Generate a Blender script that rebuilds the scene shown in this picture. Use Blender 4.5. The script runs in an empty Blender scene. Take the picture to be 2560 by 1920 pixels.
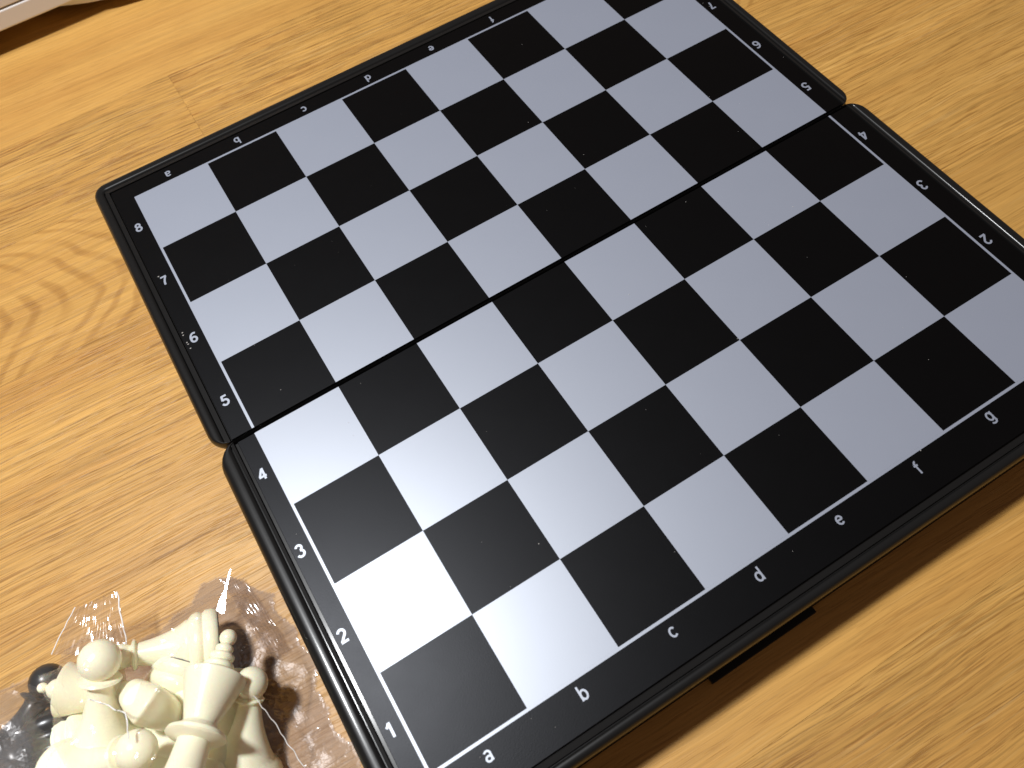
import bpy, bmesh, math, random
from mathutils import Vector, Matrix, noise
random.seed(7)
U = 0.03                      # one chessboard square = 3 cm; helpers take lengths in squares
S = bpy.context.scene
C = S.collection

# ---------------------------------------------------------------- camera, light, exposure
cam_d = bpy.data.cameras.new("camera"); cam = bpy.data.objects.new("camera", cam_d); C.objects.link(cam)
cam.location = (0.87519*U, -5.14106*U, 8.99367*U)
cam.rotation_mode = 'XYZ'; cam.rotation_euler = (0.49682, 0.07742, -0.54946)
cam_d.sensor_width = 36; cam_d.lens = 2096.438/2560*36
cam_d.clip_start = 0.01; cam_d.clip_end = 20
cam_d.dof.use_dof = True; cam_d.dof.focus_distance = 0.295; cam_d.dof.aperture_fstop = 19
S.camera = cam
w = bpy.data.worlds.new("World"); S.world = w; w.use_nodes = True
w.node_tree.nodes['Background'].inputs[0].default_value = (1.0, 0.72, 0.58, 1)
w.node_tree.nodes['Background'].inputs[1].default_value = 0.15
ld = bpy.data.lights.new("desk_lamp_light", 'AREA'); ld.shape = 'DISK'; ld.size = 0.105; ld.energy = 13.6
ld.color = (0.97, 0.985, 1.0)
lamp = bpy.data.objects.new("desk_lamp_light", ld); C.objects.link(lamp)
lamp.location = Vector((-5.5, 5.8, 32))*U
lamp.rotation_euler = (Vector((1.5, -1.5, 0))*U - lamp.location).to_track_quat('-Z', 'Y').to_euler()
S.view_settings.view_transform = 'Standard'; S.view_settings.look = 'None'
S.view_settings.exposure = 0; S.view_settings.gamma = 1
S.cycles.max_bounces = 10; S.cycles.transparent_max_bounces = 16
S.cycles.sample_clamp_indirect = 4

# ---------------------------------------------------------------- helpers
def obj(name, verts, faces, mat, parent=None, smooth=False, loc=None, bevel=0, seg=2, auto=None):
    me = bpy.data.meshes.new(name)
    me.from_pydata([(v[0]*U, v[1]*U, v[2]*U) for v in verts], [], faces); me.update()
    if mat: me.materials.append(mat)
    if smooth:
        me.polygons.foreach_set('use_smooth', [True]*len(me.polygons))
    o = bpy.data.objects.new(name, me); C.objects.link(o)
    if parent: o.parent = parent
    if loc: o.location = Vector(loc)*U
    if auto is not None:
        me.polygons.foreach_set('use_smooth', [True]*len(me.polygons))
        bm = bmesh.new(); bm.from_mesh(me)
        for e in bm.edges:
            if len(e.link_faces) == 2 and e.calc_face_angle(0) > math.radians(auto): e.smooth = False
        bm.to_mesh(me); bm.free()
    if bevel:
        m = o.modifiers.new('bevel', 'BEVEL'); m.width = bevel*U; m.segments = seg; m.limit_method = 'ANGLE'
    return o
def empty(name, loc=(0, 0, 0)):
    o = bpy.data.objects.new(name, None); C.objects.link(o); o.location = Vector(loc)*U; o.empty_display_size = 0.02
    return o
def tag(o, label=None, cat=None, group=None, kind=None):
    for k, v in (('label', label), ('category', cat), ('group', group), ('kind', kind)):
        if v: o[k] = v
    return o
def box(x0, x1, y0, y1, z0, z1):
    return ([(x0,y0,z0),(x1,y0,z0),(x1,y1,z0),(x0,y1,z0),(x0,y0,z1),(x1,y0,z1),(x1,y1,z1),(x0,y1,z1)],
            [(3,2,1,0),(4,5,6,7),(0,1,5,4),(1,2,6,5),(2,3,7,6),(3,0,4,7)])
class NT:
    def __init__(s, name):
        s.m = bpy.data.materials.new(name); s.m.use_nodes = True; s.t = s.m.node_tree
        s.b = s.t.nodes['Principled BSDF']; s.out = s.t.nodes['Material Output']
    def n(s, typ, **kw):
        x = s.t.nodes.new(typ)
        for k, v in kw.items():
            if k in ('ins',):
                for a, b in v.items(): x.inputs[a].default_value = b
            else: setattr(x, k, v)
        return x
    def l(s, a, b): s.t.links.new(a, b)
    def math(s, op, a, b=None, c=None):
        x = s.n('ShaderNodeMath', operation=op)
        for i, v in enumerate((a, b, c)):
            if v is None: continue
            if isinstance(v, (int, float)): x.inputs[i].default_value = v
            else: s.l(v, x.inputs[i])
        return x.outputs[0]
    def ramp(s, fac, stops):
        x = s.n('ShaderNodeValToRGB'); e = x.color_ramp.elements
        while len(e) < len(stops): e.new(0.5)
        for i, (p, c) in enumerate(stops):
            e[i].position = p; e[i].color = (c, c, c, 1) if isinstance(c, (int, float)) else (*c, 1)
        s.l(fac, x.inputs[0]); return x.outputs[0]
    def mix(s, typ, fac, a, b):
        x = s.n('ShaderNodeMix', data_type='RGBA', blend_type=typ)
        for i, v in ((0, fac), (6, a), (7, b)):
            if isinstance(v, (int, float)): x.inputs[i].default_value = v
            elif isinstance(v, tuple): x.inputs[i].default_value = (*v, 1)
            else: s.l(v, x.inputs[i])
        return x.outputs[2]
    def noise(s, vec, scale, detail=2, rough=0.5, dist=0):
        x = s.n('ShaderNodeTexNoise', ins={'Scale': scale, 'Detail': detail, 'Roughness': rough, 'Distortion': dist})
        if vec: s.l(vec, x.inputs['Vector'])
        return x.outputs[0]

# ---------------------------------------------------------------- materials
def wood():
    k = NT('oak_laminate')
    tc = k.n('ShaderNodeTexCoord')
    seed = k.n('ShaderNodeAttribute', attribute_type='OBJECT', attribute_name='grain_seed').outputs['Fac']
    fig = k.n('ShaderNodeAttribute', attribute_type='OBJECT', attribute_name='figure').outputs['Fac']
    fine = k.n('ShaderNodeAttribute', attribute_type='OBJECT', attribute_name='contrast').outputs['Fac']
    sc = k.n('ShaderNodeVectorMath', operation='SCALE'); sc.inputs['Scale'].default_value = 1/U
    k.l(tc.outputs['Object'], sc.inputs[0])
    sep = k.n('ShaderNodeSeparateXYZ'); k.l(sc.outputs[0], sep.inputs[0])
    X, Y = sep.outputs[0], sep.outputs[1]
    off = k.math('MULTIPLY', seed, 37.7)
    # gentle warp so that the grain wanders
    def comb(x, y, z=None):
        c = k.n('ShaderNodeCombineXYZ')
        k.l(x, c.inputs[0]); k.l(y, c.inputs[1])
        if z is not None: k.l(z, c.inputs[2])
        return c.outputs[0]
    w1 = k.noise(comb(k.math('MULTIPLY', X, 0.22), k.math('MULTIPLY', Y, 0.5), off), 1.0, 2)
    w2 = k.noise(comb(k.math('MULTIPLY', X, 0.9), k.math('MULTIPLY', Y, 1.6), off), 1.0, 2)
    Yw = k.math('ADD', k.math('ADD', Y, k.math('MULTIPLY', k.math('SUBTRACT', w1, 0.5), 0.22)), k.math('MULTIPLY_ADD', X, 0.045, k.math('MULTIPLY', k.math('SUBTRACT', w2, 0.5), 0.05)))
    def st(fx, fy, scale=1.0, detail=2, rough=.5, o2=0.0):
        return k.noise(comb(k.math('MULTIPLY', X, fx), k.math('MULTIPLY', Yw, fy), k.math('ADD', off, o2)), scale, detail, rough)
    broad = st(0.09, 1.6, 1, 3, .6)
    streak = st(0.22, 16.0, 1, 3, .65, 3.1)
    fib = st(0.75, 42.0, 1, 3, .7, 7.7)
    pore = st(1.5, 50.0, 1, 2, .65, 12.3)
    pore2 = st(2.4, 62.0, 1, 1, .6, 19.3)
    patch = k.noise(comb(k.math('MULTIPLY', X, 0.5), k.math('MULTIPLY', Y, 0.8), k.math('ADD', off, 5.5)), 1.0, 2)
    # base colour
    base = k.ramp(broad, [(0.25, (0.425, 0.214, 0.052)), (0.5, (0.485, 0.262, 0.067)), (0.75, (0.540, 0.302, 0.081))])
    s1 = k.ramp(streak, [(0.34, 0.83), (0.5, 0.98), (0.66, 1.07)])
    c = k.mix('MULTIPLY', k.math('MULTIPLY_ADD', fine, 0.7, 0.3), base, s1)
    f1 = k.ramp(fib, [(0.36, 0.58), (0.48, 0.96), (0.64, 1.24)])
    c = k.mix('MULTIPLY', fine, c, f1)
    # open pores: short dark dashes, denser in some areas
    pp = k.math('ADD', pore, k.math('MULTIPLY', k.math('SUBTRACT', patch, 0.5), 0.22))
    pm = k.ramp(pp, [(0.555, 0.0), (0.63, 1.0)])
    pm2 = k.ramp(pore2, [(0.60, 0.0), (0.70, 1.0)])
    pa = k.math('MULTIPLY', k.math('MAXIMUM', pm, k.math('MULTIPLY', pm2, 0.5)), k.math('MULTIPLY', fine, 0.9))
    c = k.mix('MULTIPLY', pa, c, (0.42, 0.29, 0.17))
    # light brushed fibres
    lf = k.ramp(st(0.8, 30, 1, 2, .6, 31.7), [(0.58, 0.0), (0.72, 1.0)])
    c = k.mix('SCREEN', k.math('MULTIPLY', lf, k.math('MULTIPLY', fine, 0.16)), c, (0.9, 0.66, 0.34))
    # figured stave: darker wavy bands running across the grain
    fw = k.noise(comb(k.math('MULTIPLY', X, 0.55), k.math('MULTIPLY', Y, 0.9), k.math('ADD', off, 2.2)), 1.0, 2, .5)
    yy = k.math('ADD', Y, 0.15)
    ph = k.math('ADD', k.math('ADD', X, k.math('MULTIPLY', k.math('MULTIPLY', yy, yy), 0.8)), k.math('MULTIPLY', fw, 1.3))
    wv = k.math('SINE', k.math('MULTIPLY', ph, 15.0))
    fade = k.ramp(k.noise(comb(k.math('MULTIPLY', X, 1.3), k.math('MULTIPLY', Y, 1.8), k.math('ADD', off, 8.2)), 1.0, 3), [(0.36, 0.15), (0.58, 1.0)])
    band = k.math('MULTIPLY', k.math('MULTIPLY', k.ramp(k.math('MULTIPLY_ADD', wv, 0.5, 0.5), [(0.50, 0.0), (0.95, 1.0)]), fade), k.math('MULTIPLY', fig, 0.65))
    c = k.mix('MULTIPLY', band, c, (0.66, 0.58, 0.50))
    # stave to stave tone
    tone = k.n('ShaderNodeAttribute', attribute_type='OBJECT', attribute_name='tone').outputs['Fac']
    hs = k.n('ShaderNodeHueSaturation'); k.l(c, hs.inputs['Color']); k.l(tone, hs.inputs['Value'])
    k.l(hs.outputs[0], k.b.inputs['Base Color'])
    k.b.inputs['Roughness'].default_value = 0.42
    k.b.inputs['Specular IOR Level'].default_value = 0.30
    h = k.math('SUBTRACT', k.math('MULTIPLY', fib, 0.6), k.math('MULTIPLY', pa, 0.9))
    bp = k.n('ShaderNodeBump', ins={'Strength': 0.35, 'Distance': 0.0004})
    k.l(h, bp.inputs['Height']); k.l(bp.outputs[0], k.b.inputs['Normal'])
    return k.m
def simple(name, col, rough, spec=0.5, metal=0.0, bump=0.0, bscale=2000, rvar=0.0, mott=0.0, **extra):
    k = NT(name); tc = k.n('ShaderNodeTexCoord').outputs['Object']
    k.b.inputs['Base Color'].default_value = (*col, 1); k.b.inputs['Roughness'].default_value = rough
    k.b.inputs['Specular IOR Level'].default_value = spec; k.b.inputs['Metallic'].default_value = metal
    for a, b in extra.items(): k.b.inputs[a.replace('_', ' ')].default_value = b
    if mott:
        nz = k.noise(tc, 55, 4, .6)
        k.l(k.mix('MIX', nz, tuple(x*(1-mott) for x in col), tuple(min(1, x*(1+mott)) for x in col)), k.b.inputs['Base Color'])
    if rvar:
        nz = k.noise(tc, 90, 4, .65)
        k.l(k.math('MULTIPLY_ADD', nz, rvar, rough - rvar/2), k.b.inputs['Roughness'])
    if bump:
        bp = k.n('ShaderNodeBump', ins={'Strength': bump, 'Distance': 0.0001})
        k.l(k.noise(tc, bscale, 2, .6), bp.inputs['Height']); k.l(bp.outputs[0], k.b.inputs['Normal'])
    return k.m
M_wood = wood()
M_bed = simple('dark_glue', (0.10, 0.055, 0.022), 0.7)
M_case = simple('black_moulded_plastic', (0.008, 0.008, 0.008), 0.33, 0.14, bump=0.05, bscale=900, rvar=0.10, Coat_Weight=0.17, Coat_Roughness=0.13)
M_plate = simple('black_printed_sheet', (0.0010, 0.0010, 0.0011), 0.37, 0.130, bump=0.22, bscale=2600, rvar=0.04, Specular_Tint=(0.91, 0.93, 1.0, 1))
def silver():
    k = NT('silver_print'); k.t.nodes.remove(k.b)
    tc = k.n('ShaderNodeTexCoord').outputs['Object']
    bp = k.n('ShaderNodeBump', ins={'Strength': 0.10, 'Distance': 0.0001})
    k.l(k.noise(tc, 2600, 2, .6), bp.inputs['Height'])
    d = k.n('ShaderNodeBsdfDiffuse'); g = k.n('ShaderNodeBsdfGlossy')
    k.l(k.mix('MIX', k.noise(tc, 55, 4, .6), (0.203, 0.224, 0.282), (0.217, 0.238, 0.296)), d.inputs[0])
    g.inputs[0].default_value = (0.78, 0.82, 0.88, 1); g.inputs['Roughness'].default_value = 0.45
    for x in (d, g): k.l(bp.outputs[0], x.inputs['Normal'])
    mx = k.n('ShaderNodeMixShader'); mx.inputs[0].default_value = 0.19
    k.l(d.outputs[0], mx.inputs[1]); k.l(g.outputs[0], mx.inputs[2]); k.l(mx.outputs[0], k.out.inputs[0]); return k.m
M_silver = silver()
M_cream = simple('cream_plastic', (0.97, 0.93, 0.70), 0.30, 0.45, bump=0.05, bscale=300, Subsurface_Weight=0.35, Subsurface_Scale=0.003)
M_blackpiece = simple('black_piece_plastic', (0.035, 0.034, 0.034), 0.30, 0.5)
M_felt = simple('dark_base_disc', (0.03, 0.018, 0.018), 0.7)
M_white = simple('white_appliance_plastic', (0.86, 0.87, 0.89), 0.42, 0.45, bump=0.08, bscale=1500)
M_seam = simple('grey_seam', (0.10, 0.09, 0.085), 0.6)
M_dust = simple('pale_dust', (0.55, 0.53, 0.50), 0.8)
def film(name, tint, gl, rough, bs=0.5, bsc=260, fc=0.12, haze=0.03):
    k = NT(name); k.t.nodes.remove(k.b)
    tr = k.n('ShaderNodeBsdfTransparent'); tr.inputs[0].default_value = (*tint, 1)
    g = k.n('ShaderNodeBsdfGlossy'); g.inputs[0].default_value = (1, 0.97, 0.97, 1); g.inputs['Roughness'].default_value = rough
    lw = k.n('ShaderNodeLayerWeight', ins={'Blend': 0.35})
    f = k.math('ADD', k.math('MULTIPLY', lw.outputs['Facing'], fc), gl)
    tc = k.n('ShaderNodeTexCoord').outputs['Object']
    bp = k.n('ShaderNodeBump', ins={'Strength': bs, 'Distance': 0.0004})
    k.l(k.noise(tc, bsc, 3, .6, 1.0), bp.inputs['Height'])
    k.l(bp.outputs[0], g.inputs['Normal'])
    mx = k.n('ShaderNodeMixShader'); k.l(f, mx.inputs[0]); k.l(tr.outputs[0], mx.inputs[1]); k.l(g.outputs[0], mx.inputs[2])
    df = k.n('ShaderNodeBsdfDiffuse'); df.inputs[0].default_value = (0.85, 0.84, 0.84, 1)
    m2 = k.n('ShaderNodeMixShader'); m2.inputs[0].default_value = haze
    k.l(mx.outputs[0], m2.inputs[1]); k.l(df.outputs[0], m2.inputs[2])
    k.l(m2.outputs[0], k.out.inputs[0]); return k.m
M_film = film('clear_cellophane', (0.965, 0.955, 0.95), 0.040, 0.08, 0.32, 170)
M_film2 = film('hazy_cellophane', (0.90, 0.88, 0.87), 0.06, 0.30, 0.4, 150, 0.12, 0.09)
M_lower = film('cellophane_on_table', (0.84, 0.83, 0.84), 0.004, 0.20, 0.3, 120, 0.03, 0.06)
M_seal = film('sealed_cellophane', (0.92, 0.89, 0.88), 0.16, 0.12, 0.05, 160)
M_edge_glint = simple('film_edge_glint', (0.95, 0.93, 0.92), 0.12, 0.8, Alpha=0.75)  # white colour paints the glint along film edges and creases

# ---------------------------------------------------------------- table top of laminated oak staves
table = empty('table_top'); tag(table, 'golden oak table top laminated from wide staves', None, kind='structure')
del table['label']
v, f = box(-16, 24, -15.6, 18, -1.2, -0.9)
obj('glue_bed', v, f, M_bed, table)
ys = [-13.9, -11.75, -9.6, -7.5, -5.4, -3.27, -1.16, 0.95, 3.06, 5.32, 7.27, 9.4, 11.5, 13.6]
joints = {10: [1.18-22, 1.18, 19], 9: [1.18 - 26, 1.18, 24]}
rnd = random.Random(3)
for i in range(len(ys)-1):
    if i == 9: xs = [-16, 1.18, 24]         # between 5.32 and 7.27: the end joint above the board
    elif i == 10: xs = [-16, -7.5, 15.8, 24]
    elif i == 8: xs = [-16, 16.5, 24]
    elif i == 7: xs = [-16, -9, 17.5, 24]
    elif i == 4: xs = [-16, -6.5, 15.5, 24]
    elif i == 3: xs = [-16, 14.9, 24]
    else: xs = [-16, rnd.uniform(-10, -5), rnd.uniform(15, 18), 24]
    for j in range(len(xs)-1):
        g = 0.0007
        cx, cy = (xs[j]+xs[j+1])/2, (ys[i]+ys[i+1])/2
        hx, hy = (xs[j+1]-xs[j])/2 - g, (ys[i+1]-ys[i])/2 - g
        v, f = box(-hx, hx, -hy, hy, -0.9, 0.0)
        s = obj('stave', v, f, M_wood, table, loc=(cx, cy, 0), bevel=0.0016, seg=1)
        s.rotation_euler = (0, 0, 0)
        s['grain_seed'] = rnd.uniform(0, 9)
        s['figure'] = 1.0 if (i == 8 and j == 0) else 0.0
        s['contrast'] = {8: 0.38, 9: 0.75, 7: 1.0, 6: 0.95, 10: 0.5, 3: 0.55, 4: 0.55}.get(i, 0.55)
        if j > 0 and i not in (9,): s['contrast'] = s['contrast']*.6
        s['tone'] = rnd.uniform(0.93, 1.06)

# ---------------------------------------------------------------- chessboard
ZT = 0.95
board = empty('chess_board', (4, 0, 0))
tag(board, 'open black folding chess board with silver squares lying on the oak table', 'chess board')
def child_fix(o):      # the board's Empty sits at (4,0,0)
    o.location = Vector((-4, 0, 0))*U
def rloop(x0, x1, y0, y1, r, z, n=7):
    """rounded rectangle loop; r = (bl, br, tr, tl)"""
    P = []
    for (cx, cy, a0, rr) in ((x0+r[0], y0+r[0], 180, r[0]), (x1-r[1], y0+r[1], 270, r[1]), (x1-r[2], y1-r[2], 0, r[2]), (x0+r[3], y1-r[3], 90, r[3])):
        for q in range(n):
            a = math.radians(a0 + 90*q/(n-1)); P.append((cx+rr*math.cos(a), cy+rr*math.sin(a), z))
    return P
def make_case(px, py, ox, oy, lips, hinge_top):
    """px,py: plate bounds; ox,oy: outer bounds; lips: lip width L,R,B,T"""
    loops = []
    def L(t, z, k):      # t = 4 offsets beyond the plate (L,R,B,T), k = corner radius scale
        rr = [max(0.004, k*q) for q in ((.16, .16, .20, .20) if hinge_top else (.20, .20, .16, .16))]
        loops.append(rloop(px[0]-t[0], px[1]+t[1], py[0]-t[2], py[1]+t[3], rr, z))
    full = (px[0]-ox[0], ox[1]-px[1], py[0]-oy[0], oy[1]-py[1])
    zero = (0, 0, 0, 0)
    def A(*ds): return ds
    L((-.05,)*4, ZT-.034, .01)
    L((.010,)*4, ZT-.034, .02)
    L((.010,)*4, ZT+.001, .03)
    L(tuple(.012+.0*x for x in lips), ZT+.006, .03)
    L(tuple(min(l-.006, l) for l in lips), ZT-.002, .10)
    L(tuple(l for l in lips), ZT-.030, .12)
    g = tuple(l+.010 if l > .03 else l+.004 for l in lips)
    L(g, ZT-.030, .14)
    # rim hump then wall
    rem = [full[i]-g[i] for i in range(4)]
    for (tt, dz) in ((0, -.014), (.06, -.003), (.13, .007), (.22, .0100), (.38, .0110), (.54, .0100), (.68, .004), (.81, -.013), (.92, -.042), (.98, -.070), (1.0, -.110)):
        L([g[i] + rem[i]*tt for i in range(4)], ZT + dz, .35+.9*tt)
    L([x-.055 for x in full], ZT-.34, 1.2)
    L([x-.05 for x in full], .075, 1.2)
    L([x-.036 for x in full], .055, 1.25)
    L([x-.034 for x in full], .012, 1.25)
    L([x-.08 for x in full], .006, 1.2)
    V = []; F = []
    n = len(loops[0])
    for lp in loops: V += lp
    for a in range(len(loops)-1):
        for b in range(n):
            c = (b+1) % n
            F.append((a*n+b, a*n+c, (a+1)*n+c, (a+1)*n+b))
    F.append(tuple(range(n)))
    F = [tuple(reversed(q)) for q in F]
    return V, F
def ribbon(P, w, z=0.0, closed=False):
    """flat stroke of width w along 2D polyline, mitred"""
    n = len(P); Lf = []; Rt = []
    for i in range(n):
        a = P[i-1] if (i > 0 or closed) else None
        b = P[(i+1) % n] if (i < n-1 or closed) else None
        d1 = (Vector(P[i])-Vector(a)).normalized() if a is not None else None
        d2 = (Vector(b)-Vector(P[i])).normalized() if b is not None else None
        if d1 is None: d1 = d2
        if d2 is None: d2 = d1
        n1 = Vector((-d1.y, d1.x)); n2 = Vector((-d2.y, d2.x)); m = (n1+n2)
        m = m.normalized() if m.length > 1e-4 else n1
        k = min(2.2, 1/max(.3, m.dot(n1)))
        Lf.append(Vector(P[i])+m*w/2*k); Rt.append(Vector(P[i])-m*w/2*k)
    V = [(p.x, p.y, z) for p in Lf]+[(p.x, p.y, z) for p in Rt]
    F = [(i, n+i, n+(i+1) % n, (i+1) % n) for i in range(n if closed else n-1)]
    return V, F
def arc(cx, cy, rx, ry, a0, a1, n=14):
    return [(cx+rx*math.cos(math.radians(a0+(a1-a0)*i/n)), cy+ry*math.sin(math.radians(a0+(a1-a0)*i/n))) for i in range(n+1)]
GL = {
 '1': [[(.10, .70), (.22, .78), (.34, .96)], [(.36, 0), (.36, 1)]],
 '2': [arc(.28, .70, .24, .25, 165, -35) + [(.07, .08)], [(.02, .06), (.56, .06)]],
 '3': [arc(.27, .74, .21, .21, 165, -80), arc(.27, .28, .25, .245, 85, -165)],
 '4': [[(.44, 0), (.44, .99)], [(.41, .93), (.06, .30)], [(.0, .27), (.60, .27)]],
 '5': [[(.53, .93), (.09, .93)], [(.16, .95), (.11, .50)], arc(.28, .31, .25, .265, 128, -165)],
 '6': [arc(.29, .31, .23, .25, 0, 360, 20), arc(.40, .42, .345, .525, 180, 62)],
 '7': [[(.04, .93), (.56, .93)], [(.52, .93), (.36, .62), (.26, .34), (.22, 0)]],
 '8': [arc(.29, .73, .19, .20, 0, 360, 20), arc(.29, .28, .23, .235, 0, 360, 20)],
 'a': [arc(.26, .19, .19, .165, 0, 360, 18), [(.48, 0), (.46, .10), (.46, .50)] + arc(.27, .50, .19, .17, 8, 155)],
 'b': [[(.06, 0), (.06, 1)], arc(.29, .34, .215, .295, 0, 360, 20)],
 'c': [arc(.29, .34, .225, .30, 42, 318, 18)],
 'd': [[(.50, 0), (.50, 1)], arc(.27, .34, .215, .295, 0, 360, 20)],
 'e': [[(.07, .36), (.51, .36)], arc(.29, .34, .225, .30, 8, 318, 18)],
 'f': [[(.20, 0), (.20, .78)] + arc(.35, .78, .15, .17, 180, 80, 8), [(.04, .66), (.38, .66)]],
 'g': [arc(.27, .34, .215, .295, 0, 360, 20), [(.50, .68), (.50, -.06)] + arc(.28, -.06, .22, .17, 0, -155)],
 'h': [[(.06, 0), (.06, 1)], arc(.28, .40, .20, .25, 175, 0, 10) + [(.48, 0)]],
}
def glyph(ch, x, y, hgt, wd, rot, parent, label):
    V = []; F = []
    for st in GL[ch]:
        closed = len(st) > 18 and (Vector(st[0])-Vector(st[-1])).length < 1e-4
        pts = st[:-1] if closed else st
        v, f = ribbon(pts, wd, 0, closed); o = len(V)
        V += v; F += [tuple(a+o for a in q) for q in f]
    W = max(p[0] for p in V); x0 = min(p[0] for p in V); y0 = min(p[1] for p in V); y1 = max(p[1] for p in V)
    cx = (W+x0)/2; cy = 0.5 if ch.isdigit() else (0.36 if ch in 'ace' else (y0+y1)/2)
    cs, sn = math.cos(rot), math.sin(rot)
    VV = [(x+hgt*((a-cx)*cs-(b-cy)*sn), y+hgt*((a-cx)*sn+(b-cy)*cs), ZT+.0040) for a, b, c in V]
    # strokes of one glyph overlap: step each a hair so that no faces coincide
    out = []; k = 0
    cnt = 0
    for st in GL[ch]:
        closed = len(st) > 18 and (Vector(st[0])-Vector(st[-1])).length < 1e-4
        m = 2*(len(st)-1 if closed else len(st))
        for q in range(m): a = VV[cnt+q]; out.append((a[0], a[1], a[2]+k*.0008))
        cnt += m; k += 1
    o = obj('rank_number' if ch.isdigit() else 'file_letter', out, F, M_silver, parent)
    o['label'] = label
    return o
SY = 0.99207; G2 = 0.0344
def half(upper):
    if upper:
        px, py, ox, oy = (-.280, 8.290), (.026, 4.285), (-.500, 8.490), (.002, 4.540)
        lips = (.065, .055, .014, .075)
    else:
        px, py, ox, oy = (-.262, 8.305), (-4.445, -.028), (-.512, 8.520), (-4.640, -.002)
        lips = (.052, .050, .075, .014)
    V, F = make_case(px, py, ox, oy, lips, not upper)
    case = obj('board_half', V, F, M_case, board, auto=40); child_fix(case)
    case['label'] = 'far board half with ranks five to eight' if upper else 'near board half with ranks one to four'
    # printed steel sheet
    if upper: pv, pf = box(px[0]+.004, px[1]-.006, py[0]+.004, py[1]-.004, ZT-.03, ZT)
    else: pv, pf = box(-.232, px[1]-.004, py[0]+.004, py[1]-.004, ZT-.03, ZT)
    pl = obj('playing_sheet', pv, pf, M_plate, case, bevel=.004, seg=1)
    def yl(j): return (j-4)*SY + (G2 if upper else -G2)
    js = range(4, 8) if upper else range(0, 4)
    light_me = {}
    for j in js:
        for i in range(8):
            lt = (i+j) % 2 == 1
            z = ZT+.0030 if lt else ZT+.0018
            x0, x1, y0, y1 = i, i+1, yl(j), yl(j+1)
            v, f = box(-.5, .5, -SY/2, SY/2, 0, 0)
            key = lt
            if key not in light_me:
                o = obj('light_square' if lt else 'dark_square', [(-.5, -SY/2, 0), (.5, -SY/2, 0), (.5, SY/2, 0), (-.5, SY/2, 0)], [(0, 1, 2, 3)], M_silver if lt else M_plate, case)
                light_me[key] = o
            else:
                o = light_me[key].copy(); C.objects.link(o); o.parent = case
            o.location = Vector(((x0+x1)/2, (y0+y1)/2, z))*U
    bw = .030
    if upper: P = [(-bw/2, yl(4)), (-bw/2, yl(8)+bw/2), (8+bw/2, yl(8)+bw/2), (8+bw/2, yl(4))]
    else: P = [(-bw/2, yl(4)), (-bw/2, yl(0)-bw/2), (8+bw/2, yl(0)-bw/2), (8+bw/2, yl(4))]
    v, f = ribbon(P, bw, ZT+.0024)
    if not upper: pass
    else: f = [tuple(reversed(q)) for q in f]
    obj('border_line', v, f, M_silver, case)
    for j in js:
        yc = (yl(j)+yl(j+1))/2
        glyph(str(j+1), -.152, yc, .140, .180, 0, case, 'number %d printed beside the left edge squares' % (j+1))
        glyph(str(j+1), 8.130, yc, .140, .170, math.pi, case, 'upside-down number %d printed beside the right edge squares' % (j+1))
    for i in range(8):
        ch = 'abcdefgh'[i]
        if upper: glyph(ch, i+.49, yl(8)+.150, .130, .155, math.pi, case, 'upside-down letter %s printed along the far edge' % ch)
        else: glyph(ch, i+.50, yl(0)-.155, .140, .135, 0, case, 'letter %s printed along the near edge' % ch)
    if not upper:
        v, f = box(2.70, 4.02, -4.676, -4.56, .06, .13)
        obj('latch_bar', v, f, M_case, case, bevel=.008)
    return case
up = half(True); lo = half(False)
# hinge knuckles between the halves, low in the gap
for x in (-.33, 8.33):
    V = []; F = []; n = 14
    for q in range(2):
        for a in range(n):
            V.append((x-.10+.20*q, .0+.05*math.cos(a*2*math.pi/n), .70+.05*math.sin(a*2*math.pi/n)))
    F = [(a, (a+1) % n, n+(a+1) % n, n+a) for a in range(n)]+[tuple(range(n)), tuple(range(2*n-1, n-1, -1))]
    kn = obj('hinge_knuckle', V, F, M_case, board, auto=40); child_fix(kn)

# dust specks on the board (nobody could count them)
V = []; F = []
rd = random.Random(11)
for _ in range(100):
    x = rd.uniform(-.2, 8.25); y = rd.uniform(-4.4, 4.2)
    if abs(y) < .04: continue
    s = rd.uniform(.0020, .0045)*(1 if rd.random() < .85 else 1.7); a = rd.uniform(0, 3.1); z = ZT+.0048
    ca, sa = math.cos(a)*s, math.sin(a)*s*rd.uniform(.4, 1); o = len(V)
    V += [(x+ca, y+sa, z), (x-sa, y+ca, z), (x-ca, y-sa, z), (x+sa, y-ca, z), (x, y, z+s*.8)]
    F += [(o, o+1, o+4), (o+1, o+2, o+4), (o+2, o+3, o+4), (o+3, o, o+4)]
for (x, y) in ((-.245, 1.62), (-.24, 1.66), (-.243, 1.50), (-.238, 1.47), (-.235, 1.40), (-.2, 2.61)):
    s = .012; z = ZT+.0048; o = len(V); a = rd.uniform(0, 3)
    V += [(x+s, y, z), (x+.3*s, y+.8*s, z), (x-s, y+.2*s, z), (x, y-.7*s, z), (x, y, z+.01)]
    F += [(o, o+1, o+4), (o+1, o+2, o+4), (o+2, o+3, o+4), (o+3, o, o+4)]
dust = obj('dust', V, F, M_dust); tag(dust, 'tiny pale dust specks scattered over the black sheet', 'dust', kind='stuff')

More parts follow.
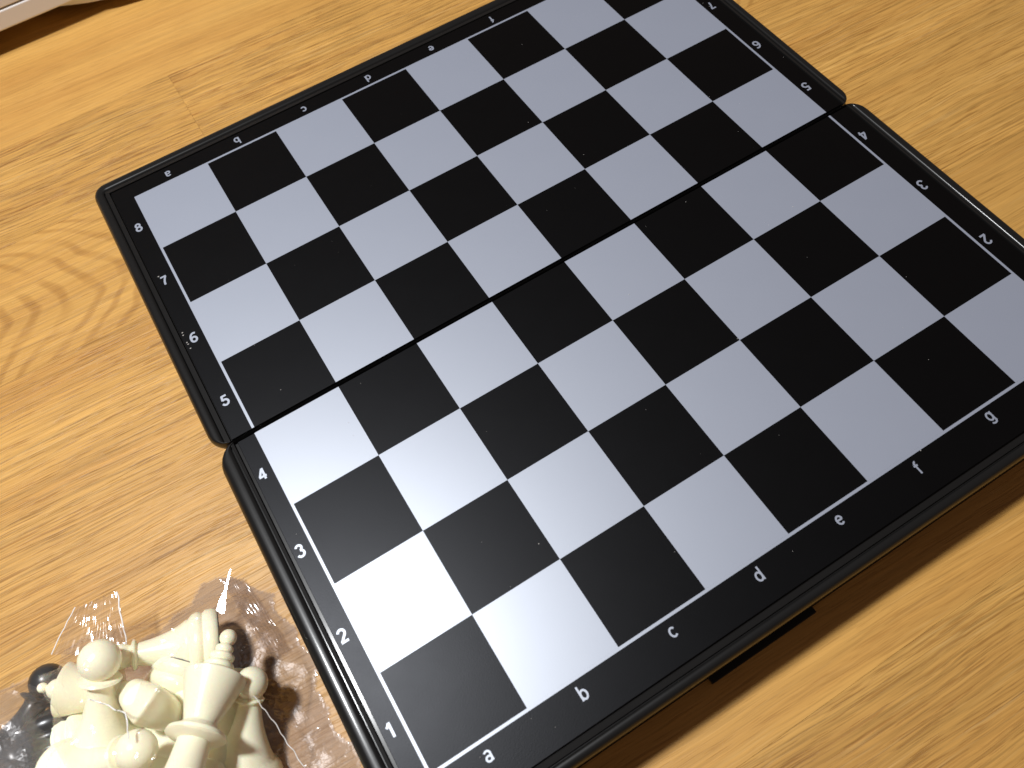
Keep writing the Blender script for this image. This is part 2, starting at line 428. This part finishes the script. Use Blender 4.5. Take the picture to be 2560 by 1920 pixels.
# ---------------------------------------------------------------- white appliance at the far left
app = empty('white_appliance', (-1.5, 11, 0))
tag(app, 'white plastic appliance standing behind the board at the far left corner', 'appliance')
def pa(name, v, f, m, **kw):
    o = obj(name, v, f, m, app, **kw); o.location = Vector((1.5, -11, 0))*U; return o
v, f = box(-7, 3.6, 9.43, 15, .385, .700); pa('lower_shell', v, f, M_white, bevel=.03, seg=3)
v, f = box(-7, 3.6, 9.46, 15, .690, .735); pa('seam', v, f, M_seam)
v, f = box(-7, 3.6, 9.435, 15, .720, 3.2); pa('upper_shell', v, f, M_white, bevel=.02, seg=3)
n = 48; V = []
for z in (0.20, .23, .40):
    for a in range(n):
        q = a*2*math.pi/n; r = 3.3 - (.03 if z == .20 else 0)
        V.append((1.9+r*math.cos(q), 12.56+r*math.sin(q), z))
F = [(l*n+a, l*n+(a+1) % n, (l+1)*n+(a+1) % n, (l+1)*n+a) for l in range(2) for a in range(n)]+[tuple(range(2*n, 3*n)), tuple(range(n-1, -1, -1))]
pa('round_tray', V, F, M_white, auto=40)
v, f = box(-6.5, 3.2, 10.6, 14.5, 0, .385); pa('foot', v, f, M_seam, bevel=.02)

# ---------------------------------------------------------------- chess pieces
def lathe(prof, n=40):
    V = []; F = []
    for (r, z) in prof:
        for a in range(n):
            q = a*2*math.pi/n; V.append((r*math.cos(q), r*math.sin(q), z))
    for l in range(len(prof)-1):
        for a in range(n):
            b = (a+1) % n; F.append((l*n+a, l*n+b, (l+1)*n+b, (l+1)*n+a))
    F.append(tuple(reversed(range(n)))); F.append(tuple((len(prof)-1)*n+a for a in range(n)))
    return V, F
def sph(r, zc, a0, a1, n=9):
    return [(max(.001, r*math.cos(math.radians(a0+(a1-a0)*i/n))), zc+r*math.sin(math.radians(a0+(a1-a0)*i/n))) for i in range(n+1)]
def smoothprof(ctrl, k=4):
    P = []
    m = len(ctrl)
    for i in range(m-1):
        p0 = ctrl[max(0, i-1)]; p1 = ctrl[i]; p2 = ctrl[i+1]; p3 = ctrl[min(m-1, i+2)]
        for j in range(k):
            t = j/k
            P.append(tuple(.5*((2*p1[q])+(-p0[q]+p2[q])*t+(2*p0[q]-5*p1[q]+4*p2[q]-p3[q])*t*t+(-p0[q]+3*p1[q]-3*p2[q]+p3[q])*t**3) for q in (0, 1)))
    P.append(ctrl[-1]); return [(max(.001, a), b) for a, b in P]
BASE = [(.325, 0), (.345, .02), (.352, .06), (.345, .115), (.325, .135), (.318, .145), (.330, .165), (.334, .20), (.315, .245), (.27, .285)]
def prof(kind):
    if kind == 'pawn':
        return BASE+smoothprof([(.25, .30), (.19, .42), (.135, .58), (.11, .72), (.115, .78)])+[(.17, .80), (.185, .815), (.17, .835), (.11, .85)]+sph(.185, 1.0, -50, 90)
    if kind == 'small_pawn':
        return BASE+smoothprof([(.25, .30), (.18, .45), (.125, .62), (.095, .78)])+[(.12, .80), (.125, .815), (.09, .83)]+sph(.145, .95, -50, 90)
    if kind == 'small_bishop':
        return BASE+smoothprof([(.27, .30), (.20, .42), (.14, .60), (.11, .76)])+[(.15, .78), (.155, .80), (.10, .82)]+smoothprof([(.10, .83), (.125, .90), (.10, .98), (.03, 1.04)])+sph(.042, 1.07, -50, 90)
    if kind == 'bishop':
        return BASE+smoothprof([(.26, .30), (.18, .44), (.12, .66), (.095, .92)])+[(.16, .94), (.175, .96), (.15, .985), (.10, 1.0)]+smoothprof([(.11, 1.02), (.165, 1.12), (.15, 1.26), (.07, 1.38), (.03, 1.42)])+sph(.045, 1.45, -50, 90)
    if kind == 'queen' or kind == 'king':
        P = BASE+smoothprof([(.27, .30), (.20, .45), (.155, .70), (.135, .96)])+[(.22, .98), (.25, 1.0), (.24, 1.03), (.17, 1.07), (.14, 1.10)]
        P += smoothprof([(.14, 1.12), (.19, 1.27), (.262, 1.48)])+[(.266, 1.50), (.248, 1.515)]
        if kind == 'king': P += smoothprof([(.20, 1.53), (.12, 1.57), (.05, 1.60)])+[(.045, 1.61)]
        else: P += [(.14, 1.50), (.13, 1.53)]+sph(.10, 1.56, -10, 60)+[(.03, 1.66)]+sph(.05, 1.70, -40, 90)
        return P
    if kind == 'rook':
        return BASE+smoothprof([(.26, .30), (.20, .42), (.165, .60), (.16, .72)])+[(.21, .74), (.225, .76), (.225, .93), (.215, .94), (.15, .94), (.145, .86), (.05, .86)]
def place(o, base, top):
    d = (Vector(top)-Vector(base)).normalized()
    o.location = Vector(base)*U
    o.rotation_mode = 'QUATERNION'; o.rotation_quaternion = d.to_track_quat('Z', 'Y')
def piece(kind, base, top, label, group, mat=None, spin=0, scale=1.0, ha=1.0, flip=False):
    mat = mat or M_cream
    if flip:          # measured from the base instead
        base, top = top, base
    else:
        d = (Vector(top)-Vector(base)).normalized(); base = Vector(top)-d*ha*scale
    nm = {'small_pawn': 'chess_pawn', 'pawn': 'chess_pawn', 'bishop': 'chess_bishop', 'small_bishop': 'chess_bishop', 'queen': 'chess_queen', 'king': 'chess_king', 'rook': 'chess_rook'}[kind]
    root = empty(nm); place(root, base, top); root.scale = (scale,)*3
    tag(root, label, 'chess piece', group)
    v, f = lathe(prof(kind)); obj('body', v, f, mat, root, auto=38)
    v, f = lathe([(.30, -.012), (.312, -.008), (.312, .002)], 32); obj('base_disc', v, f, M_felt, root, auto=40)
    if kind == 'king':
        P = [(.10, 1.55)]
        for (rr_, zz) in ((.125, 1.60), (.105, 1.68), (.075, 1.755)):
            P += [(rr_*.78, zz-.035), (rr_, zz-.018), (rr_*1.03, zz), (rr_, zz+.016), (rr_*.72, zz+.030)]
        v, f = lathe(P+sph(.074, 1.86, -50, 90), 28)
        obj('finial', v, f, mat, root, auto=60)
    if kind == 'rook':
        for a in range(6):
            q = a*math.pi/3+spin; V = []
            for (r, z) in ((.150, .93), (.224, .93), (.224, 1.01), (.150, 1.01)):
                for dq in (-.30, -.1, .1, .30): V.append((r*math.cos(q+dq), r*math.sin(q+dq), z))
            F = []
            for l in range(4):
                for b in range(3): F.append((l*4+b, l*4+b+1, ((l+1) % 4)*4+b+1, ((l+1) % 4)*4+b))
            F += [(0, 4, 8, 12), (15, 11, 7, 3)]
            obj('merlon', V, F, mat, root, bevel=.008)
    return root
def knight(pos, along, upv, label, group, mat=None):
    """horse head: side outline in (u,v), thick along w, on a lathed foot"""
    mat = mat or M_cream
    root = empty('chess_knight'); tag(root, label, 'chess piece', group)
    root.location = Vector(pos)*U
    z = Vector(along).normalized(); x = Vector(upv); x = (x-z*x.dot(z)).normalized(); y = z.cross(x)
    root.rotation_mode = 'QUATERNION'; root.rotation_quaternion = Matrix((x, y, z)).transposed().to_quaternion()
    v, f = lathe(BASE+[(.25, .30), (.22, .33)]); obj('body', v, f, mat, root, auto=38)
    v, f = lathe([(.30, -.012), (.312, -.008), (.312, .002)], 32); obj('base_disc', v, f, M_felt, root, auto=40)
    out = [(-.20, .30), (-.25, .48), (-.24, .72), (-.17, .92), (-.08, 1.03), (-.05, 1.12), (.02, 1.06), (.12, 1.0), (.27, .88), (.36, .78), (.38, .70), (.33, .64), (.22, .66), (.10, .66), (.12, .54), (.20, .40), (.21, .30)]
    bm = bmesh.new(); rings = []
    cx = sum(p[0] for p in out)/len(out); cz = sum(p[1] for p in out)/len(out)
    for (w_, s) in ((-.20, .52), (-.165, .84), (-.07, 1.0), (.07, 1.0), (.165, .84), (.20, .52)):
        rings.append([bm.verts.new(((cx+(a-cx)*s)*U, w_*(1-.62*max(0, a))*(1-.25*max(0, -a-.1)*4)*U, (cz+(b-cz)*s)*U)) for a, b in out])
    for a in range(len(rings)-1):
        for b in range(len(out)):
            c = (b+1) % len(out); bm.faces.new((rings[a][b], rings[a][c], rings[a+1][c], rings[a+1][b]))
    bm.faces.new(list(reversed(rings[0]))); bm.faces.new(rings[-1])
    bmesh.ops.recalc_face_normals(bm, faces=bm.faces)
    me = bpy.data.meshes.new('horse_head'); bm.to_mesh(me); bm.free(); me.materials.append(mat)
    me.polygons.foreach_set('use_smooth', [True]*len(me.polygons))
    o = bpy.data.objects.new('horse_head', me); C.objects.link(o); o.parent = root
    m = o.modifiers.new('smooth', 'SUBSURF'); m.levels = m.render_levels = 2
    return root
G = 'cream chess pieces heaped in the clear bag'
piece('pawn', (-2.61, -2.01, .60), (-2.23, -1.49, 1.05), 'cream pawn standing head up at the left of the heap', G, ha=1.0, scale=1.06)
piece('small_bishop', (-2.15+.02, -1.42, .66), (-1.37, -1.67, .34), 'large cream piece lying along the far edge with its broad base to the right', G, ha=1.0, flip=True)
piece('queen', (-1.9, -2.01, .36), (-2.80, -1.37, .62), 'cream piece whose flared crown points left behind the standing pawn', G, ha=1.50)
piece('king', (-1.68, -2.60, 1.0), (-1.38, -2.17, .86), 'cream crowned piece with stepped knob on top in the middle of the heap', G, ha=1.50, scale=1.12)
piece('small_pawn', (-1.58, -2.87, .30), (-1.16, -2.33, .62), 'cream pawn with narrow neck standing on its dark base at the right of the heap', G, ha=.95, scale=1.1)
piece('pawn', (-2.71, -2.27, .75), (-2.19, -2.44, 1.03), 'cream pawn lying head to the right at the near left of the heap', G, ha=1.0)
piece('bishop', (-1.75, -1.75, .34), (-2.35, -2.35, .34), 'cream piece mostly hidden deep in the middle of the heap', G, ha=.9)
piece('rook', (-2.55, -2.75, .34), (-2.10, -2.30, .34), 'cream piece low in the heap beneath the crowned piece', G, ha=.9)
piece('pawn', (-2.10, -3.35, .55), (-1.84, -2.92, .68), 'cream pawn at the near bottom edge of the heap, round head showing', G, ha=1.0)
piece('pawn', (-1.40, -2.05, .30), (-1.75, -2.75, .33), 'cream piece in shadow between the crowned piece and the narrow pawn', G, ha=.8)
piece('bishop', (-2.75, -1.85, .33), (-2.15, -1.95, .36), 'cream piece lying low under the standing pawn and the knight', G, ha=.9)
piece('pawn', (-1.55, -3.35, .34), (-1.75, -2.75, .40), 'cream pawn low at the bottom right corner of the heap', G, ha=1.0)
kn = knight((-2.10, -1.98, .02), (.10, -.12, 1), (-.55, .98, 0), 'cream knight seen from above with its blunt nose to the upper left', G)
GB = 'black chess pieces in the second clear bag'
for kd, b, t, h, lab in (('pawn', (-3.41, -1.40, .36), (-3.05, -1.07, .32), 1.0, 'black pawn whose head lies nearest the cream pieces'),
                      ('king', (-4.5, -2.6, .35), (-3.5, -1.55, .35), 1.5, 'black king lying along the near left of the dark bag'),
                      ('bishop', (-3.3, -2.3, .36), (-3.45, -1.6, .55), 1.3, 'black bishop lying on the other black pieces beside the cream heap'),
                      ('pawn', (-3.6, -1.6, .30), (-4.1, -1.5, .34), 1.0, 'black pawn at the left edge of the photo'),
                      ('queen', (-3.15, -1.9, .34), (-3.3, -3.0, .36), 1.5, 'black queen lying at the bottom left corner'),
                      ('rook', (-3.65, -1.8, .60), (-3.85, -1.4, .66), .8, 'black rook lying topmost in the dark bag')):
    piece(kd, b, t, lab, GB, M_blackpiece, ha=h)

# ---------------------------------------------------------------- clear bags
def fold(p, rr, n, amp, freq):
    h = 0
    for (a, ph, fq, am) in rr:
        t = (p[0]*math.cos(a)+p[1]*math.sin(a))*fq+ph + 1.4*noise.noise(Vector((p[0]*1.3, p[1]*1.3, ph)))
        tri = abs((t % 1.0)-.5)*2
        m = max(0.0, noise.noise(Vector((p[0]*1.1+ph, p[1]*1.1, 4.0)))+.25)
        h += am*tri*m
    return h
def bag_film(name, parent, xr, yr, nx, ny, bumps, edge, seed, amp, mat):
    r = random.Random(seed)
    rr = [(r.uniform(0, 3.14), r.uniform(0, 9), r.uniform(1.2, 5.5), r.uniform(.02, .07)*amp) for _ in range(9)]
    rr += [(r.uniform(0, 3.14), r.uniform(0, 9), r.uniform(7, 13), r.uniform(.006, .014)*amp) for _ in range(5)]
    V = []; idx = {}
    for j in range(ny+1):
        for i in range(nx+1):
            x = xr[0]+(xr[1]-xr[0])*i/nx; y = yr[0]+(yr[1]-yr[0])*j/ny
            x += r.uniform(-.3, .3)*(xr[1]-xr[0])/nx; y += r.uniform(-.3, .3)*(yr[1]-yr[0])/ny
            if edge(x, y) < 0: continue
            h = 0.03
            for (bx, by, bz, br) in bumps:
                d = math.hypot(x-bx, y-by)
                h = max(h, bz*max(0, 1-(d/br)**2)**.6) if d < br else h
            e = min(1, edge(x, y)/.25)
            h = (h + fold((x, y), rr, 0, 0, 0))
            idx[(i, j)] = len(V); V.append((x, y, max(.012, h*(.25+.75*e))))
    F = []
    for j in range(ny):
        for i in range(nx):
            q = [(i, j), (i+1, j), (i+1, j+1), (i, j+1)]
            if all(a in idx for a in q):
                a, b, c, d = [idx[t] for t in q]
                F += [(a, b, c), (a, c, d)] if (i+j) % 2 else [(a, b, d), (b, c, d)]
    # relax the draped sheet so that it spans between the pieces
    nb = [[] for _ in V]
    for fc in F:
        for a in range(3): nb[fc[a]].append(fc[(a+1) % 3]); nb[fc[(a+1) % 3]].append(fc[a])
    Z = [p[2] for p in V]
    base = Z[:]
    for it in range(3):
        Z = [max(base[i]-.02, sum(Z[q] for q in nb[i])/len(nb[i])) if nb[i] else Z[i] for i in range(len(V))]
    V = [(p[0], p[1], Z[i]) for i, p in enumerate(V)]
    return obj(name, V, F, mat, parent)
bag = empty('plastic_bag', (-1.9, -2.2, 0))
tag(bag, 'clear crinkled cellophane bag around the cream chess pieces beside the board', 'plastic bag')
def edge_right(x, y):
    # signed distance-like measure inside the bag outline
    xr = -.68 + .05*math.sin(y*5)+.03*math.sin(y*13)
    yt = -.92 + .10*math.sin(x*4.1) + .03*math.sin(x*17) - .28*max(0, min(1, (-1.9-x)/1.0)) + (.0 if x < -1.2 else -(x+1.2)*.9)
    xl = -3.02
    return min(xr-x, yt-y, x-xl)
bumps = [(-2.25, -1.46, 1.26, .62), (-2.6, -2.1, 1.15, .7), (-1.35, -1.7, .86, .58), (-1.8, -1.6, .75, .6), (-1.37, -2.15, 1.32, .62), (-1.2, -2.28, .85, .45), (-1.6, -2.7, .95, .62),
         (-1.9, -2.6, 1.3, .8), (-2.2, -2.45, 1.28, .7), (-2.8, -1.4, 1.05, .45), (-1.75, -2.2, 1.3, .6), (-2.2, -3.1, 1.1, .8), (-2.8, -2.6, 1.0, .7), (-1.27, -1.84, .72, .4)]
fm = bag_film('film', bag, (-3.05, -.60), (-4.0, -.75), 140, 180, bumps, edge_right, 5, 1.0, M_film)
fm.location = Vector((1.9, 2.2, 0))*U
lf = bag_film('lower_film', bag, (-3.0, -.62), (-4.0, -.78), 90, 120, [], edge_right, 15, .35, M_lower)
lf.location = Vector((1.9, 2.2, 0))*U
def strip(name, parent, A, B, Cc, D, nu, nv, ridge, hgt, mat, off):
    """corrugated seal between corners A-B (far edge) and D-C (near edge)"""
    V = []
    A, B, Cc, D = map(Vector, (A, B, Cc, D))
    for j in range(nv+1):
        t = j/nv
        for i in range(nu+1):
            s = i/nu
            p = (A*(1-s)+B*s)*(1-t)+(D*(1-s)+Cc*s)*t
            z = hgt*math.sin(s*ridge*2*math.pi)*(1-t*.6) + .03*noise.noise(p*6)
            V.append((p.x+.02*noise.noise(p*5+Vector((3, 0, 0))), p.y+(.015*math.sin(s*40) if j == 0 else 0), p.z+z))
    F = [(j*(nu+1)+i, j*(nu+1)+i+1, (j+1)*(nu+1)+i+1, (j+1)*(nu+1)+i) for j in range(nv) for i in range(nu)]
    o = obj(name, V, F, mat, parent); o.location = -Vector(off)*U
    return o
strip('seal_strip', bag, (-2.44, -.64, .63), (-2.02, -.73, .63), (-2.13, -1.40, .60), (-2.83, -.94, .56), 96, 14, 11, .0055, M_seal, (-1.9, -2.2, 0))
strip('seal_strip', bag, (-1.17, -.90, .04), (-.93, -1.06, .05), (-.80, -2.05, .06), (-1.02, -2.0, .16), 60, 60, 7, .0022, M_seal, (-1.9, -2.2, 0))
def tube(P, r, n=6):
    V = []; F = []
    for i, p in enumerate(P):
        p = Vector(p); d = (Vector(P[min(i+1, len(P)-1)])-Vector(P[max(i-1, 0)])).normalized()
        a = d.orthogonal().normalized(); b = d.cross(a)
        for q in range(n):
            w_ = q*2*math.pi/n; V.append(tuple(p+r*(a*math.cos(w_)+b*math.sin(w_))))
    for i in range(len(P)-1):
        for q in range(n): F.append((i*n+q, i*n+(q+1) % n, (i+1)*n+(q+1) % n, (i+1)*n+q))
    return V, F
def seam(P, r, k=30, jit=.006):
    Q = []
    for i in range(k+1):
        t = i/k*(len(P)-1); a = min(int(t), len(P)-2); s = t-a
        p = Vector(P[a])*(1-s)+Vector(P[a+1])*s
        Q.append(p+Vector((noise.noise(p*9), noise.noise(p*9+Vector((5, 5, 5))), noise.noise(p*9+Vector((9, 1, 1)))))*jit*2)
    v, f = tube(Q, r); o = obj('fold_edge_glint', v, f, M_edge_glint, bag, smooth=True); o.location = Vector((1.9, 2.2, 0))*U
    return o
seam([(-2.02, -.73, .64), (-2.07, -1.02, .64), (-2.13, -1.42, .62)], .008, 60, .016)
seam([(-2.44, -.64, .64), (-2.64, -.78, .60), (-2.83, -.94, .57)], .006)
seam([(-2.36, -1.84, 1.22), (-2.08, -2.17, 1.28), (-2.12, -2.41, 1.30)], .007, 40, .010)  # painted glint of the crease over the pawns
seam([(-1.25, -2.30, .78), (-1.13, -2.64, .62), (-1.08, -3.24, .38)], .005, 40, .014)
# the pleat that catches the lamp beside the lying piece
camv = Vector((0.875, -5.141, 8.99)); lampv = Vector((-5.5, 5.8, 32)); pc = Vector((-1.20, -1.36, .36))
hv = ((camv-pc).normalized()+(lampv-pc).normalized()).normalized()
d1 = Vector((.28, .42, -.30)); d1 = (d1-hv*d1.dot(hv)).normalized(); d2 = hv.cross(d1)
P = [pc-d1*.05-d2*.040, pc-d1*.08+d2*.01, pc-d1*.03+d2*.045, pc+d1*.06+d2*.040, pc+d1*.18+d2*.012, pc+d1*.40+d2*.007, pc+d1*.41-d2*.005, pc+d1*.15-d2*.010, pc+d1*.04-d2*.035]
pl = obj('pleat', [tuple(p) for p in P], [tuple(range(9))], M_seal, bag); pl.location = Vector((1.9, 2.2, 0))*U
bag2 = empty('plastic_bag', (-3.9, -1.6, 0))
tag(bag2, 'clear cellophane bag around the black chess pieces at the left edge', 'plastic bag')
def edge_left(x, y):
    yt = -.62 - .10*math.sin(x*3.0) + .04*math.sin(x*11)-.55*max(0, min(1, (x+3.5)/.6))
    return min(yt-y, -2.86-x)
b2 = [(-3.1, -1.1, .7, .4), (-3.5, -1.5, .85, .7), (-3.9, -1.6, .95, .9), (-3.3, -2.0, .9, .7), (-4.2, -1.2, .6, .7), (-3.8, -2.4, .8, .9)]
fm2 = bag_film('film', bag2, (-5.6, -2.8), (-4.0, -.45), 110, 130, b2, edge_left, 9, 1.1, M_film2)
fm2.location = Vector((3.9, 1.6, 0))*U
